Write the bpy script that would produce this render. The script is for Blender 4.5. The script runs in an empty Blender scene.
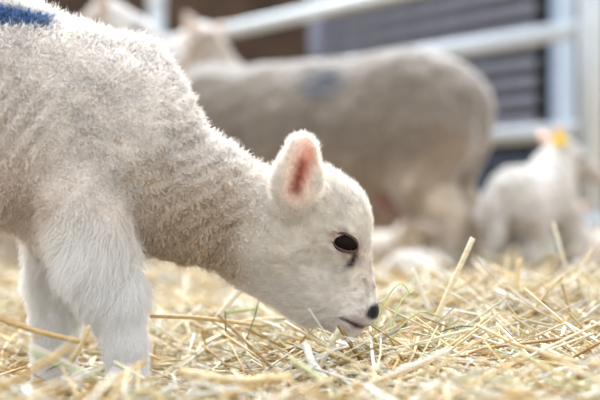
import bpy, bmesh, math, random
import numpy as np
from mathutils import Vector, Matrix, kdtree

rng = np.random.default_rng(7)
random.seed(7)
scene = bpy.context.scene
COL = scene.collection

# ------------------------------------------------------------------ camera
F = 1417.0            # focal length in pixels of the 600 px wide frame (85 mm on 36 mm)
H = 0.180             # lens height above the floor
HY = 229.0            # image row of the horizon
def P(px, py, d):
    return np.array([(px - 300.0) / F * d, d, H + (HY - py) / F * d])
cam_d = bpy.data.cameras.new('camera')
cam = bpy.data.objects.new('camera', cam_d); COL.objects.link(cam)
cam.location = (0, 0, H); cam.rotation_euler = (math.pi / 2, 0, 0)
cam_d.sensor_width = 36.0; cam_d.lens = F * 36.0 / 600.0
cam_d.shift_y = (HY - 200.0) / 600.0
cam_d.clip_start = 0.02
cam_d.dof.use_dof = True; cam_d.dof.focus_distance = 1.315; cam_d.dof.aperture_fstop = 4.2
scene.camera = cam

# ------------------------------------------------------------------ light
w = bpy.data.worlds.new('overcast_sky'); scene.world = w; w.use_nodes = True
bg = w.node_tree.nodes['Background']
bg.inputs[0].default_value = (0.85, 0.92, 1.0, 1); bg.inputs[1].default_value = 1.05
sun_d = bpy.data.lights.new('roof_daylight', 'SUN'); sun_d.energy = 4.7; sun_d.angle = math.radians(50)
sun_d.color = (0.97, 0.985, 1.0)
sun = bpy.data.objects.new('roof_daylight', sun_d); COL.objects.link(sun)
sun.location = (-1, 4, 5)
sun.rotation_euler = Vector((-0.22, 0.70, 1.0)).to_track_quat('Z', 'Y').to_euler()
vs = scene.view_settings
vs.view_transform = 'Standard'; vs.look = 'None'; vs.exposure = 0.88; vs.gamma = 1.0
vs.use_curve_mapping = False
scene.cycles.use_denoising = True
scene.cycles.max_bounces = 8
scene.cycles.diffuse_bounces = 4
scene.cycles.transmission_bounces = 6

# ------------------------------------------------------------------ helpers
def tag(o, label=None, cat=None, group=None, kind=None):
    if label: o['label'] = label
    if cat: o['category'] = cat
    if group: o['group'] = group
    if kind: o['kind'] = kind
    return o
def empty(name, loc, rz=0.0):
    o = bpy.data.objects.new(name, None); COL.objects.link(o)
    o.location = loc; o.rotation_euler = (0, 0, rz); o.empty_display_size = 0.05
    return o
def mesh_obj(name, verts, faces, mat=None, parent=None, smooth=True, cols=None):
    me = bpy.data.meshes.new(name)
    verts = np.asarray(verts, dtype=np.float32)
    if isinstance(faces, np.ndarray):
        n = len(faces); k = faces.shape[1]
        me.vertices.add(len(verts)); me.vertices.foreach_set('co', verts.ravel())
        me.loops.add(n * k); me.loops.foreach_set('vertex_index', faces.astype(np.int32).ravel())
        me.polygons.add(n)
        me.polygons.foreach_set('loop_start', np.arange(n, dtype=np.int32) * k)
        me.update(calc_edges=True)
    else:
        me.from_pydata([tuple(v) for v in verts], [], faces)
    if cols is not None:
        a = me.attributes.new('col', 'FLOAT_COLOR', 'POINT')
        c = np.ones((len(verts), 4), np.float32); c[:, :3] = cols
        a.data.foreach_set('color', c.ravel())
    if smooth:
        me.polygons.foreach_set('use_smooth', np.ones(len(me.polygons), bool))
    me.validate(); me.update()
    o = bpy.data.objects.new(name, me); COL.objects.link(o)
    if mat: me.materials.append(mat)
    if parent: o.parent = parent
    return o
def bm_obj(name, bm, mat, parent=None, smooth=False):
    bmesh.ops.recalc_face_normals(bm, faces=bm.faces)
    me = bpy.data.meshes.new(name); bm.to_mesh(me); bm.free()
    if smooth:
        for p in me.polygons: p.use_smooth = True
    me.materials.append(mat)
    o = bpy.data.objects.new(name, me); COL.objects.link(o)
    if parent: o.parent = parent
    return o
def box_bm(bm, size, M=Matrix.Identity(4), bev=0.0):
    r = bmesh.ops.create_cube(bm, size=1.0, matrix=M @ Matrix.Diagonal((*size, 1.0)))
    if bev:
        es = list({e for v in r['verts'] for e in v.link_edges})
        bmesh.ops.bevel(bm, geom=es, offset=bev, segments=2, affect='EDGES', profile=0.6)
def tube(pts, rads, sides=8, cap=True):
    pts = [np.asarray(p, float) for p in pts]
    n = len(pts); V = []; Fc = []
    up = np.array([0.13, 0.31, 0.94])
    for i in range(n):
        t = pts[min(i + 1, n - 1)] - pts[max(i - 1, 0)]; t /= np.linalg.norm(t) + 1e-9
        a = np.cross(t, up); 
        if np.linalg.norm(a) < 0.1: a = np.cross(t, [1, 0, 0])
        a /= np.linalg.norm(a); b = np.cross(t, a)
        for s in range(sides):
            th = 2 * math.pi * s / sides
            V.append(pts[i] + rads[i] * (math.cos(th) * a + math.sin(th) * b))
    for i in range(n - 1):
        for s in range(sides):
            s2 = (s + 1) % sides
            Fc.append((i * sides + s, i * sides + s2, (i + 1) * sides + s2, (i + 1) * sides + s))
    if cap:
        Fc.append(tuple(range(sides))[::-1]); Fc.append(tuple((n - 1) * sides + s for s in range(sides)))
    return V, Fc

# ------------------------------------------------------------------ materials
def new_mat(name):
    m = bpy.data.materials.new(name); m.use_nodes = True
    nt = m.node_tree; b = nt.nodes['Principled BSDF']
    b.inputs['Specular IOR Level'].default_value = 0.25
    return m, nt, b
def plain(name, col, rough=0.6, metal=0.0, noise=0.12, scale=20.0, bump=0.0, spec=0.3):
    m, nt, b = new_mat(name)
    b.inputs['Roughness'].default_value = rough; b.inputs['Metallic'].default_value = metal
    b.inputs['Specular IOR Level'].default_value = spec
    tc = nt.nodes.new('ShaderNodeTexCoord')
    nz = nt.nodes.new('ShaderNodeTexNoise'); nz.inputs['Scale'].default_value = scale; nz.inputs['Detail'].default_value = 5
    nt.links.new(tc.outputs['Object'], nz.inputs['Vector'])
    mp = nt.nodes.new('ShaderNodeMapRange')
    mp.inputs['From Min'].default_value = 0.3; mp.inputs['From Max'].default_value = 0.7
    mp.inputs['To Min'].default_value = 1 - noise; mp.inputs['To Max'].default_value = 1 + noise
    nt.links.new(nz.outputs['Fac'], mp.inputs['Value'])
    mx = nt.nodes.new('ShaderNodeMix'); mx.data_type = 'RGBA'; mx.blend_type = 'MULTIPLY'
    mx.inputs['Factor'].default_value = 1.0
    mx.inputs[6].default_value = (*col, 1)
    nt.links.new(mp.outputs['Result'], mx.inputs[7])
    nt.links.new(mx.outputs[2], b.inputs['Base Color'])
    if bump:
        bp = nt.nodes.new('ShaderNodeBump'); bp.inputs['Strength'].default_value = bump; bp.inputs['Distance'].default_value = 0.01
        nt.links.new(nz.outputs['Fac'], bp.inputs['Height']); nt.links.new(bp.outputs[0], b.inputs['Normal'])
    return m
def attr_mat(name, rough=0.9, translucent=0.0, bump=0.0, bscale=200.0, bdist=0.003, sheen=0.0, var=0.0):
    m, nt, b = new_mat(name)
    b.inputs['Roughness'].default_value = rough
    b.inputs['Specular IOR Level'].default_value = 0.15
    at = nt.nodes.new('ShaderNodeAttribute'); at.attribute_name = 'col'
    src = at.outputs['Color']
    tc = nt.nodes.new('ShaderNodeTexCoord')
    nz = nt.nodes.new('ShaderNodeTexNoise'); nz.inputs['Scale'].default_value = bscale; nz.inputs['Detail'].default_value = 4
    nt.links.new(tc.outputs['Object'], nz.inputs['Vector'])
    if var:
        mp = nt.nodes.new('ShaderNodeMapRange')
        mp.inputs['From Min'].default_value = 0.3; mp.inputs['From Max'].default_value = 0.7
        mp.inputs['To Min'].default_value = 1 - var; mp.inputs['To Max'].default_value = 1.0 + var * 0.4
        nt.links.new(nz.outputs['Fac'], mp.inputs['Value'])
        mx = nt.nodes.new('ShaderNodeMix'); mx.data_type = 'RGBA'; mx.blend_type = 'MULTIPLY'; mx.inputs['Factor'].default_value = 1
        nt.links.new(src, mx.inputs[6]); nt.links.new(mp.outputs['Result'], mx.inputs[7]); src = mx.outputs[2]
    nt.links.new(src, b.inputs['Base Color'])
    if sheen:
        b.inputs['Sheen Weight'].default_value = sheen; b.inputs['Sheen Roughness'].default_value = 0.5
    if bump:
        bp = nt.nodes.new('ShaderNodeBump'); bp.inputs['Strength'].default_value = bump; bp.inputs['Distance'].default_value = bdist
        nt.links.new(nz.outputs['Fac'], bp.inputs['Height']); nt.links.new(bp.outputs[0], b.inputs['Normal'])
    if translucent:
        tr = nt.nodes.new('ShaderNodeBsdfTranslucent'); nt.links.new(src, tr.inputs['Color'])
        ms = nt.nodes.new('ShaderNodeMixShader'); ms.inputs[0].default_value = translucent
        nt.links.new(b.outputs[0], ms.inputs[1]); nt.links.new(tr.outputs[0], ms.inputs[2])
        nt.links.new(ms.outputs[0], nt.nodes['Material Output'].inputs['Surface'])
    return m
def straw_mat(name, col, translucent=0.25, rough=0.5):
    m, nt, b = new_mat(name)
    b.inputs['Roughness'].default_value = rough; b.inputs['Specular IOR Level'].default_value = 0.35
    tc = nt.nodes.new('ShaderNodeTexCoord')
    mpn = nt.nodes.new('ShaderNodeMapping'); mpn.inputs['Scale'].default_value = (14, 500, 500)
    nt.links.new(tc.outputs['Object'], mpn.inputs['Vector'])
    nz = nt.nodes.new('ShaderNodeTexNoise'); nz.inputs['Scale'].default_value = 1.0; nz.inputs['Detail'].default_value = 3
    nt.links.new(mpn.outputs[0], nz.inputs['Vector'])
    cr = nt.nodes.new('ShaderNodeValToRGB')
    cr.color_ramp.elements[0].position = 0.3; cr.color_ramp.elements[1].position = 0.7
    cr.color_ramp.elements[0].color = (*[c * 0.75 for c in col], 1); cr.color_ramp.elements[1].color = (*[min(1, c * 1.12) for c in col], 1)
    nt.links.new(nz.outputs['Fac'], cr.inputs[0]); nt.links.new(cr.outputs[0], b.inputs['Base Color'])
    tr = nt.nodes.new('ShaderNodeBsdfTranslucent'); nt.links.new(cr.outputs[0], tr.inputs['Color'])
    ms = nt.nodes.new('ShaderNodeMixShader'); ms.inputs[0].default_value = translucent
    nt.links.new(b.outputs[0], ms.inputs[1]); nt.links.new(tr.outputs[0], ms.inputs[2])
    nt.links.new(ms.outputs[0], nt.nodes['Material Output'].inputs['Surface'])
    return m

M_HAIR = attr_mat('wool_fibre', 0.75, translucent=0.48)
M_SKIN = attr_mat('lamb_skin', 0.9, bump=0.35, bscale=260, bdist=0.002, sheen=0.15)
M_EWE = attr_mat('sheep_wool', 0.95, bump=0.8, bscale=45, bdist=0.015, sheen=0.6, var=0.3)
M_STRAW = attr_mat('loose_straw', 0.5, translucent=0.15)
M_GALV = plain('galvanised_steel', (0.52, 0.56, 0.59), 0.5, 0.25, 0.10, 14)
M_POST = plain('pale_painted_steel', (0.42, 0.50, 0.61), 0.5, 0.0, 0.08, 9)
M_SLAT = plain('dark_grey_cladding', (0.17, 0.17, 0.205), 0.55, 0.1, 0.2, 9)
M_BLUE = plain('dark_blue_sheet', (0.07, 0.09, 0.13), 0.5, 0.1, 0.3, 8)
M_BACK = plain('dark_brown_boards', (0.06, 0.036, 0.022), 0.9, 0, 0.45, 3.0, 0.3)
M_FLOOR = plain('earth_floor', (0.30, 0.22, 0.14), 0.95, 0, 0.35, 6, 0.4)
M_EYE = plain('dark_brown_eye', (0.010, 0.006, 0.005), 0.10, 0, 0.2, 300, spec=0.03)
M_LID = plain('pink_brown_eyelid', (0.075, 0.038, 0.033), 0.45, 0, 0.25, 400)
M_HOOF = plain('grey_brown_hoof', (0.20, 0.16, 0.12), 0.6, 0, 0.25, 120)
M_NOSE = plain('black_nose_skin', (0.016, 0.013, 0.014), 0.4, 0, 0.3, 900, 0.3)
M_TAGY = plain('yellow_plastic', (0.80, 0.55, 0.02), 0.4, 0, 0.05, 40)

# ------------------------------------------------------------------ implicit surfaces for animal bodies
class Field:
    """smooth union of tapered capsules on a grid, meshed by surface nets"""
    def __init__(self, lo, hi, cell):
        self.lo = np.array(lo, float); self.cell = cell
        self.n = np.ceil((np.array(hi) - self.lo) / cell).astype(int) + 1
        self.S = np.full(self.n, 0.06, np.float32)
        self.G = np.zeros(self.n, np.int8); self.D = np.full(self.n, 9.0, np.float32)
    def region(self, a, b, r, ext):
        mn = np.minimum(a, b) - r - ext; mx = np.maximum(a, b) + r + ext
        i0 = np.clip(np.floor((mn - self.lo) / self.cell).astype(int), 0, self.n - 1)
        i1 = np.clip(np.ceil((mx - self.lo) / self.cell).astype(int) + 1, 1, self.n)
        sl = tuple(slice(p, q) for p, q in zip(i0, i1))
        ax = [self.lo[c] + self.cell * np.arange(i0[c], i1[c]) for c in range(3)]
        return sl, ax
    def dist(self, ax, a, ra, b, rb, sy):
        X = ax[0][:, None, None]; Y = ax[1][None, :, None] / sy; Z = ax[2][None, None, :]
        a = np.array([a[0], a[1] / sy, a[2]]); b = np.array([b[0], b[1] / sy, b[2]])
        ba = b - a; L = max(float(ba @ ba), 1e-12)
        h = np.clip(((X - a[0]) * ba[0] + (Y - a[1]) * ba[1] + (Z - a[2]) * ba[2]) / L, 0, 1)
        d = np.sqrt((X - a[0] - h * ba[0]) ** 2 + (Y - a[1] - h * ba[1]) ** 2 + (Z - a[2] - h * ba[2]) ** 2) - (ra + (rb - ra) * h)
        return (d * min(1.0, sy ** 0.5)).astype(np.float32)
    def add(self, a, ra, b=None, rb=None, sy=1.0, k=0.01, g=0):
        a = np.asarray(a, float); b = a if b is None else np.asarray(b, float); rb = ra if rb is None else rb
        sl, ax = self.region(a, b, max(ra, rb) * max(1, sy), 0.05)
        d = self.dist(ax, a, ra, b, rb, sy)
        s = self.S[sl]; h = np.clip(0.5 + 0.5 * (s - d) / k, 0, 1)
        Dp = self.D[sl]; near = d < Dp
        self.G[sl] = np.where(near, g, self.G[sl]); self.D[sl] = np.minimum(Dp, d)
        self.S[sl] = s * (1 - h) + d * h - k * h * (1 - h)
    def cut(self, a, ra, b=None, rb=None, sy=1.0, k=0.004):
        a = np.asarray(a, float); b = a if b is None else np.asarray(b, float); rb = ra if rb is None else rb
        sl, ax = self.region(a, b, max(ra, rb) * max(1, sy), 0.02)
        d = -self.dist(ax, a, ra, b, rb, sy); s = self.S[sl]
        h = np.clip(0.5 - 0.5 * (s - d) / k, 0, 1)
        self.S[sl] = s * (1 - h) + d * h + k * h * (1 - h)
    def mesh(self, smooth=2):
        S = self.S; n = self.n
        neg = S < 0
        def corner(arr, i, j, k):
            return arr[i:n[0] - 1 + i, j:n[1] - 1 + j, k:n[2] - 1 + k]
        cnt = np.zeros(n - 1, np.int8)
        for i in (0, 1):
            for j in (0, 1):
                for k in (0, 1): cnt += corner(neg, i, j, k)
        act = (cnt > 0) & (cnt < 8)
        idx = np.argwhere(act); N = len(idx)
        cid = np.full(n - 1, -1, np.int32); cid[act] = np.arange(N)
        offs = [(i, j, k) for i in (0, 1) for j in (0, 1) for k in (0, 1)]
        val = np.stack([S[idx[:, 0] + o[0], idx[:, 1] + o[1], idx[:, 2] + o[2]] for o in offs], 1)
        acc = np.zeros((N, 3)); c = np.zeros(N)
        for p in range(8):
            for q in range(p + 1, 8):
                if sum(abs(offs[p][t] - offs[q][t]) for t in range(3)) != 1: continue
                va, vb = val[:, p], val[:, q]; m = (va < 0) != (vb < 0)
                t = np.where(m, va / np.where(m, va - vb, 1), 0)[:, None]
                acc += np.where(m[:, None], np.array(offs[p]) * (1 - t) + np.array(offs[q]) * t, 0); c += m
        V = self.lo + self.cell * (idx + acc / c[:, None])
        quads = []
        for axn in range(3):
            sl0 = [slice(1, -1)] * 3; sl1 = [slice(1, -1)] * 3
            sl0[axn] = slice(0, n[axn] - 1); sl1[axn] = slice(1, n[axn])
            A = neg[tuple(sl0)]; B = neg[tuple(sl1)]
            e = np.argwhere(A != B)
            if not len(e): continue
            fl = A[tuple(e.T)]
            base = e.copy()
            for t in range(3):
                if t != axn: base[:, t] += 1
            u, v = (axn + 1) % 3, (axn + 2) % 3
            def cell(du, dv):
                q = base.copy(); q[:, u] -= du; q[:, v] -= dv
                return cid[q[:, 0], q[:, 1], q[:, 2]]
            Q = np.stack([cell(1, 1), cell(0, 1), cell(0, 0), cell(1, 0)], 1)
            Q[~fl] = Q[~fl][:, ::-1]
            quads.append(Q)
        Q = np.concatenate(quads); Q = Q[(Q >= 0).all(1)]
        for _ in range(smooth):
            a2 = np.zeros_like(V); k2 = np.zeros(N)
            for p in range(4):
                q = (p + 1) % 4
                np.add.at(a2, Q[:, p], V[Q[:, q]]); np.add.at(a2, Q[:, q], V[Q[:, p]])
                np.add.at(k2, Q[:, p], 1); np.add.at(k2, Q[:, q], 1)
            V = 0.4 * V + 0.6 * a2 / np.maximum(k2, 1)[:, None]
        nr = np.zeros_like(V)
        fn = np.cross(V[Q[:, 2]] - V[Q[:, 0]], V[Q[:, 3]] - V[Q[:, 1]])
        for p in range(4): np.add.at(nr, Q[:, p], fn)
        nr /= np.linalg.norm(nr, axis=1)[:, None] + 1e-12
        self.fn = fn
        gi = np.clip(np.round((V - self.lo) / self.cell).astype(int), 0, n - 1)
        grp = self.G[gi[:, 0], gi[:, 1], gi[:, 2]]
        return V, Q, nr, grp

def unit(v): return v / (np.linalg.norm(v, axis=-1, keepdims=True) + 1e-9)
def sstep(x, a, b):
    t = np.clip((x - a) / (b - a), 0, 1); return t * t * (3 - 2 * t)
def segdist(u, v, p, q):
    p = np.array(p, float); q = np.array(q, float); d = q - p; L = max(d @ d, 1e-9)
    h = np.clip(((u - p[0]) * d[0] + (v - p[1]) * d[1]) / L, 0, 1)
    return np.hypot(u - p[0] - h * d[0], v - p[1] - h * d[1])
def vnoise(p, s, seed=0):
    """smooth value noise on (n,3) points"""
    q = np.asarray(p) * s; i = np.floor(q).astype(np.int64); f = q - i; f = f * f * (3 - 2 * f)
    def hsh(a, b, c):
        x = (a * 73856093) ^ (b * 19349663) ^ (c * 83492791) ^ (seed * 2654435761)
        x = (x ^ (x >> 13)) * 1274126177 & 0xffffffff
        return ((x ^ (x >> 16)) & 0xffff) / 65535.0
    r = 0
    for a in (0, 1):
        for b in (0, 1):
            for c in (0, 1):
                wgt = (f[:, 0] if a else 1 - f[:, 0]) * (f[:, 1] if b else 1 - f[:, 1]) * (f[:, 2] if c else 1 - f[:, 2])
                r = r + wgt * hsh(i[:, 0] + a, i[:, 1] + b, i[:, 2] + c)
    return r

def hair_object(name, pts, rad, cols, mat, parent):
    """pts (n,k,3), rad (k,), cols (n,3)"""
    n, k, _ = pts.shape
    hc = bpy.data.hair_curves.new(name)
    hc.add_curves([k] * n)
    hc.attributes['position'].data.foreach_set('vector', pts.astype(np.float32).ravel())
    ra = hc.attributes.get('radius') or hc.attributes.new('radius', 'FLOAT', 'POINT')
    ra.data.foreach_set('value', np.ascontiguousarray(np.broadcast_to(rad, (n, k)).astype(np.float32)).ravel())
    ca = hc.attributes.new('col', 'FLOAT_COLOR', 'CURVE')
    c = np.ones((n, 4), np.float32); c[:, :3] = cols
    ca.data.foreach_set('color', c.ravel())
    hc.materials.append(mat)
    o = bpy.data.objects.new(name, hc); COL.objects.link(o); o.parent = parent
    o['kind'] = 'stuff'
    return o
def sample_surface(V, Q, nr, weight, n):
    """n random roots, face weights; returns position, normal, vertex index"""
    ar = 0.5 * np.linalg.norm(np.cross(V[Q[:, 2]] - V[Q[:, 0]], V[Q[:, 3]] - V[Q[:, 1]]), axis=1) * weight[Q].mean(1)
    f = rng.choice(len(Q), n, p=ar / ar.sum())
    a, b = rng.random((n, 1)), rng.random((n, 1))
    q = Q[f]
    w4 = [(1 - a) * (1 - b), a * (1 - b), a * b, (1 - a) * b]
    p = sum(w4[i] * V[q[:, i]] for i in range(4)); nn = unit(sum(w4[i] * nr[q[:, i]] for i in range(4)))
    return p, nn, q[np.arange(n), rng.integers(0, 4, n)]

# ------------------------------------------------------------------ the barn
TD = np.array([-0.569, 0.822])                     # direction in which gate and rear wall run
TANG = math.atan2(TD[1], TD[0])
def along(o, t, z, off=0.0):
    nrm = np.array([TD[1], -TD[0]])
    q = np.array(o) + TD * t + nrm * off
    return np.array([q[0], q[1], z])

bm = bmesh.new(); box_bm(bm, (16, 16, 0.1), Matrix.Translation((0, 6, -0.05)))
tag(bm_obj('floor', bm, M_FLOOR), 'earth floor of the barn under the straw', 'floor', kind='structure')
bm = bmesh.new(); box_bm(bm, (16, 0.15, 4.0), Matrix.Translation((0, 12.5, 2.0)))
tag(bm_obj('wall_back', bm, M_BACK), 'dark brown rear wall of the barn', 'wall', kind='structure')

# slatted dark wall, parallel to the gate
WO = np.array([1.235, 7.0]); WL = 1.94
wall = empty('wall_right', (*WO, 0)); tag(wall, 'dark grey wall of horizontal slats above a blue ribbed sheet', 'wall', kind='structure')
inv = Matrix.Translation((-WO[0], -WO[1], 0))
def wpart(name, size, t, z, off, mat, bev=0.004):
    bm = bmesh.new(); box_bm(bm, size, Matrix.Identity(4), bev)
    o = bm_obj(name, bm, mat, wall)
    c = along((0, 0), t, z, off); o.location = c; o.rotation_euler = (0, 0, TANG)
    return o
wpart('backing_panel', (WL, 0.04, 2.6), WL / 2, 1.3, 0.06, plain('near_black_backing', (0.012, 0.012, 0.015), 0.7))
slat0 = None; SLT = 24
for i in range(21):
    z = 0.64 + i * 0.092
    if slat0 is None:
        slat0 = wpart('slat', (WL - 0.12, 0.035, 0.047), WL / 2 + 0.02, z, -0.01, M_SLAT, 0.006)
        slat0.rotation_euler = (math.radians(SLT), 0, TANG)
    else:
        o = slat0.copy(); COL.objects.link(o); o.parent = wall; o.location.z = z
for i in range(6):
    t = 0.10 + i * 0.125
    o = wpart('rib', (0.06, 0.05, 0.54), t, 0.29, -0.01, M_BLUE, 0.012) if i == 0 else None
    if i == 0: rib0 = o
    else:
        o = rib0.copy(); COL.objects.link(o); o.parent = wall; c = along((0, 0), t, 0.29, -0.01); o.location = c
wpart('lower_panel', (WL - 0.82, 0.05, 0.54), 0.80 + (WL - 0.82) / 2, 0.29, -0.01, plain('brown_lower_panel', (0.13, 0.085, 0.05), 0.8, 0, 0.3, 5), 0.008)
wpart('flashing', (0.12, 0.08, 1.0), WL + 0.02, 1.72, 0.0, plain('pale_blue_flashing', (0.17, 0.18, 0.24), 0.5, 0, 0.1, 6), 0.006)
# pale column at the near end of the slats
col_o = empty('trim_1', (*along(WO, -0.085, 0)[:2], 0)); tag(col_o, 'pale blue steel column at the end of the slatted wall', 'column', kind='structure')
bm = bmesh.new()
for (sx, sy, ox, oy) in ((0.085, 0.012, 0, 0.055), (0.085, 0.012, 0, -0.055), (0.012, 0.10, 0, 0)):
    box_bm(bm, (sx, sy, 2.6), Matrix.Translation((ox, oy, 1.3)))
o = bm_obj('column', bm, M_POST, col_o); o.rotation_euler = (0, 0, math.radians(8))

# tubular gate
GO = np.array([0.935, 4.6]); GL = 2.83
gate = empty('metal_gate', (*GO, 0)); tag(gate, 'galvanised tubular gate with pale rails behind the ewe', 'gate')
def rail(name, p, q, r, parent, mat=M_GALV):
    V, Fc = tube([p, q], [r, r], 14)
    return mesh_obj(name, V, Fc, mat, parent)
for z in (0.505, 0.835, 1.08):
    a = along((0, 0), 0.03, z); b = along((0, 0), GL - 0.04, z)
    rail('rail', a, b, 0.031, gate)
for t in (GL - 0.065,):
    a = along((0, 0), t, 0.16); b = along((0, 0), t, 1.12); rail('stile', a, b, 0.026, gate)
def post(t, r, label):
    g = empty('gate_post', along(GO, t, 0)); tag(g, label, 'post', 'posts of the tubular gate')
    rail('shaft', (0, 0, 0), (0, 0, 1.75), r, g)
    rail('cap', (0, 0, 1.75), (0, 0, 1.765), r * 1.12, g)
    for z in (0.2, 1.3):
        V, Fc = tube([(0, 0, z - 0.03), (0, 0, z + 0.03)], [r * 1.14] * 2, 14); mesh_obj('hinge_band', V, Fc, M_GALV, g)
post(-0.012, 0.040, 'thick pale steel gate post at the near right end of the gate')
post(GL + 0.05, 0.040, 'pale steel gate post at the far end of the gate, above the lamb\'s back')

# ------------------------------------------------------------------ straw bed
def trodden(x, y):       # hollow where the lamb stands
    return np.exp(-(((x + 0.20) / 0.15) ** 2 + ((y - 1.31) / 0.20) ** 2))
def bed_h(x, y):
    x = np.asarray(x, float); y = np.asarray(y, float)
    p = np.stack([x, y, np.zeros_like(x)], -1).reshape(-1, 3)
    n1 = (vnoise(p, 3.1, 3) - 0.5).reshape(x.shape); n2 = (vnoise(p, 8.0, 5) - 0.5).reshape(x.shape)
    z = 0.020 + 0.020 * n1 + 0.012 * n2
    z = z + 0.045 * np.exp(-(((x - 0.30) / 0.26) ** 2 + ((y - 1.85) / 0.38) ** 2))     # mound to the right
    z = z + 0.010 * np.exp(-(((x - 0.04) / 0.16) ** 2 + ((y - 1.40) / 0.16) ** 2))     # under the muzzle
    z = z + 0.012 * np.exp(-((y - 0.98) / 0.14) ** 2)
    z = z - 0.020 * trodden(x, y)
    return np.maximum(z, 0.005)
gx = np.linspace(-2.6, 2.8, 150); gy = np.concatenate([np.linspace(0.35, 2.6, 110), np.linspace(2.65, 6.7, 40)])
GX, GY = np.meshgrid(gx, gy, indexing='ij')
Vb = np.stack([GX, GY, bed_h(GX, GY) - 0.008], -1).reshape(-1, 3)
ii = np.arange(len(gx) * len(gy)).reshape(len(gx), len(gy))
Qb = np.stack([ii[:-1, :-1], ii[1:, :-1], ii[1:, 1:], ii[:-1, 1:]], -1).reshape(-1, 4)
m, nt, b = new_mat('packed_straw')
tc = nt.nodes.new('ShaderNodeTexCoord'); b.inputs['Roughness'].default_value = 0.85
mpn = nt.nodes.new('ShaderNodeMapping'); mpn.inputs['Scale'].default_value = (30, 90, 30); mpn.inputs['Rotation'].default_value = (0, 0, 0.6)
nt.links.new(tc.outputs['Object'], mpn.inputs['Vector'])
nz = nt.nodes.new('ShaderNodeTexNoise'); nz.inputs['Scale'].default_value = 1.0; nz.inputs['Detail'].default_value = 6; nz.inputs['Distortion'].default_value = 1.5
nt.links.new(mpn.outputs[0], nz.inputs['Vector'])
cr = nt.nodes.new('ShaderNodeValToRGB'); nt.links.new(nz.outputs['Fac'], cr.inputs[0])
cr.color_ramp.elements[0].position = 0.3; cr.color_ramp.elements[0].color = (0.20, 0.12, 0.05, 1)
cr.color_ramp.elements[1].position = 0.68; cr.color_ramp.elements[1].color = (0.55, 0.40, 0.21, 1)
nt.links.new(cr.outputs[0], b.inputs['Base Color'])
bp = nt.nodes.new('ShaderNodeBump'); bp.inputs['Strength'].default_value = 0.8; bp.inputs['Distance'].default_value = 0.006
nt.links.new(nz.outputs['Fac'], bp.inputs['Height']); nt.links.new(bp.outputs[0], b.inputs['Normal'])
tag(mesh_obj('straw_bed', Vb, Qb, m), 'packed layer of golden straw covering the barn floor', 'straw', kind='stuff')

PAL = np.array([(0.80, 0.62, 0.34), (0.90, 0.79, 0.56), (0.94, 0.90, 0.80), (0.72, 0.48, 0.20), (0.42, 0.25, 0.09), (0.62, 0.64, 0.36), (0.90, 0.79, 0.55)])
PW = np.array([0.18, 0.17, 0.19, 0.20, 0.11, 0.05, 0.10])
def straw_batch(n, x, y, length, wid, lift, tilt, seed):
    """n bent straws as one vertex/face/colour batch"""
    r = np.random.default_rng(seed)
    yaw = r.uniform(0, 2 * math.pi, n); pit = r.normal(0, tilt, n) * (1 - 0.7 * trodden(x, y))
    d = np.stack([np.cos(yaw) * np.cos(pit), np.sin(yaw) * np.cos(pit), np.sin(pit)], 1)
    up = np.array([0, 0, 1.0]); s = unit(np.cross(d, up)); u = np.cross(s, d)
    c = np.stack([x, y, bed_h(x, y) + lift + np.abs(np.sin(pit)) * length * 0.42], 1)
    bend = r.normal(0, 0.07, n) * length; bend2 = r.normal(0, 0.05, n) * length
    rings = []
    flat = r.random(n) < 0.35
    ru = np.where(flat, 0.25, 0.9) * wid; rs = np.where(flat, 1.5, 1.0) * wid
    roll = r.uniform(0, math.pi, n)
    s2 = s * np.cos(roll)[:, None] + u * np.sin(roll)[:, None]; u2 = -s * np.sin(roll)[:, None] + u * np.cos(roll)[:, None]
    for t in (-0.5, 0.0, 0.5):
        cc = c + d * (t * length)[:, None] + (s * bend[:, None] + u * bend2[:, None]) * (4 * t * t - 0.5)
        tp = 1.0 if t < 0.4 else 0.7
        for (ca, sa) in ((1, 0), (0, 1), (-1, 0), (0, -1)):
            rings.append(cc + s2 * (rs * ca * tp)[:, None] + u2 * (ru * sa * tp)[:, None])
    V = np.stack(rings, 1)                                    # n,12,3
    V[:, :, 2] = np.maximum(V[:, :, 2], 0.004)
    q = []
    for g in (0, 1):
        for k in range(4):
            q.append((g * 4 + k, g * 4 + (k + 1) % 4, g * 4 + 4 + (k + 1) % 4, g * 4 + 4 + k))
    q.append((3, 2, 1, 0)); q.append((8, 9, 10, 11))
    Q = (np.arange(n)[:, None, None] * 12 + np.array(q)[None]).reshape(-1, 4)
    ci = 0.78 * PAL[r.choice(len(PAL), n, p=PW / PW.sum())] * r.uniform(0.85, 1.06, (n, 1))
    return V.reshape(-1, 3), Q, np.repeat(np.clip(ci, 0, 0.97), 12, axis=0)
def straw_stuff(name, n, d0, d1, powr, len_rng, wid_rng, lift_max, tilt, seed, label):
    r = np.random.default_rng(seed)
    y = (d0 ** powr + (d1 ** powr - d0 ** powr) * r.random(n)) ** (1 / powr)
    x = r.uniform(-1, 1, n) * (0.27 * y + 0.16)
    L = r.uniform(*len_rng, n); wd = r.uniform(*wid_rng, n)
    V, Q, C = straw_batch(n, x, y, L, wd, r.random(n) * lift_max * (1 - 0.7 * trodden(x, y)), tilt, seed + 1)
    return tag(mesh_obj(name, V, Q, M_STRAW, smooth=False, cols=C), label, 'straw', kind='stuff')
straw_stuff('loose_straw', 27000, 0.72, 2.7, 1.5, (0.04, 0.16), (0.0006, 0.0015), 0.022, 0.20, 11, 'thick scatter of loose pale straw around the lamb')
straw_stuff('straw_chaff', 9000, 0.8, 2.4, 1.4, (0.012, 0.045), (0.0007, 0.0016), 0.026, 0.45, 21, 'short broken chaff lying between the straw stalks')
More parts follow.
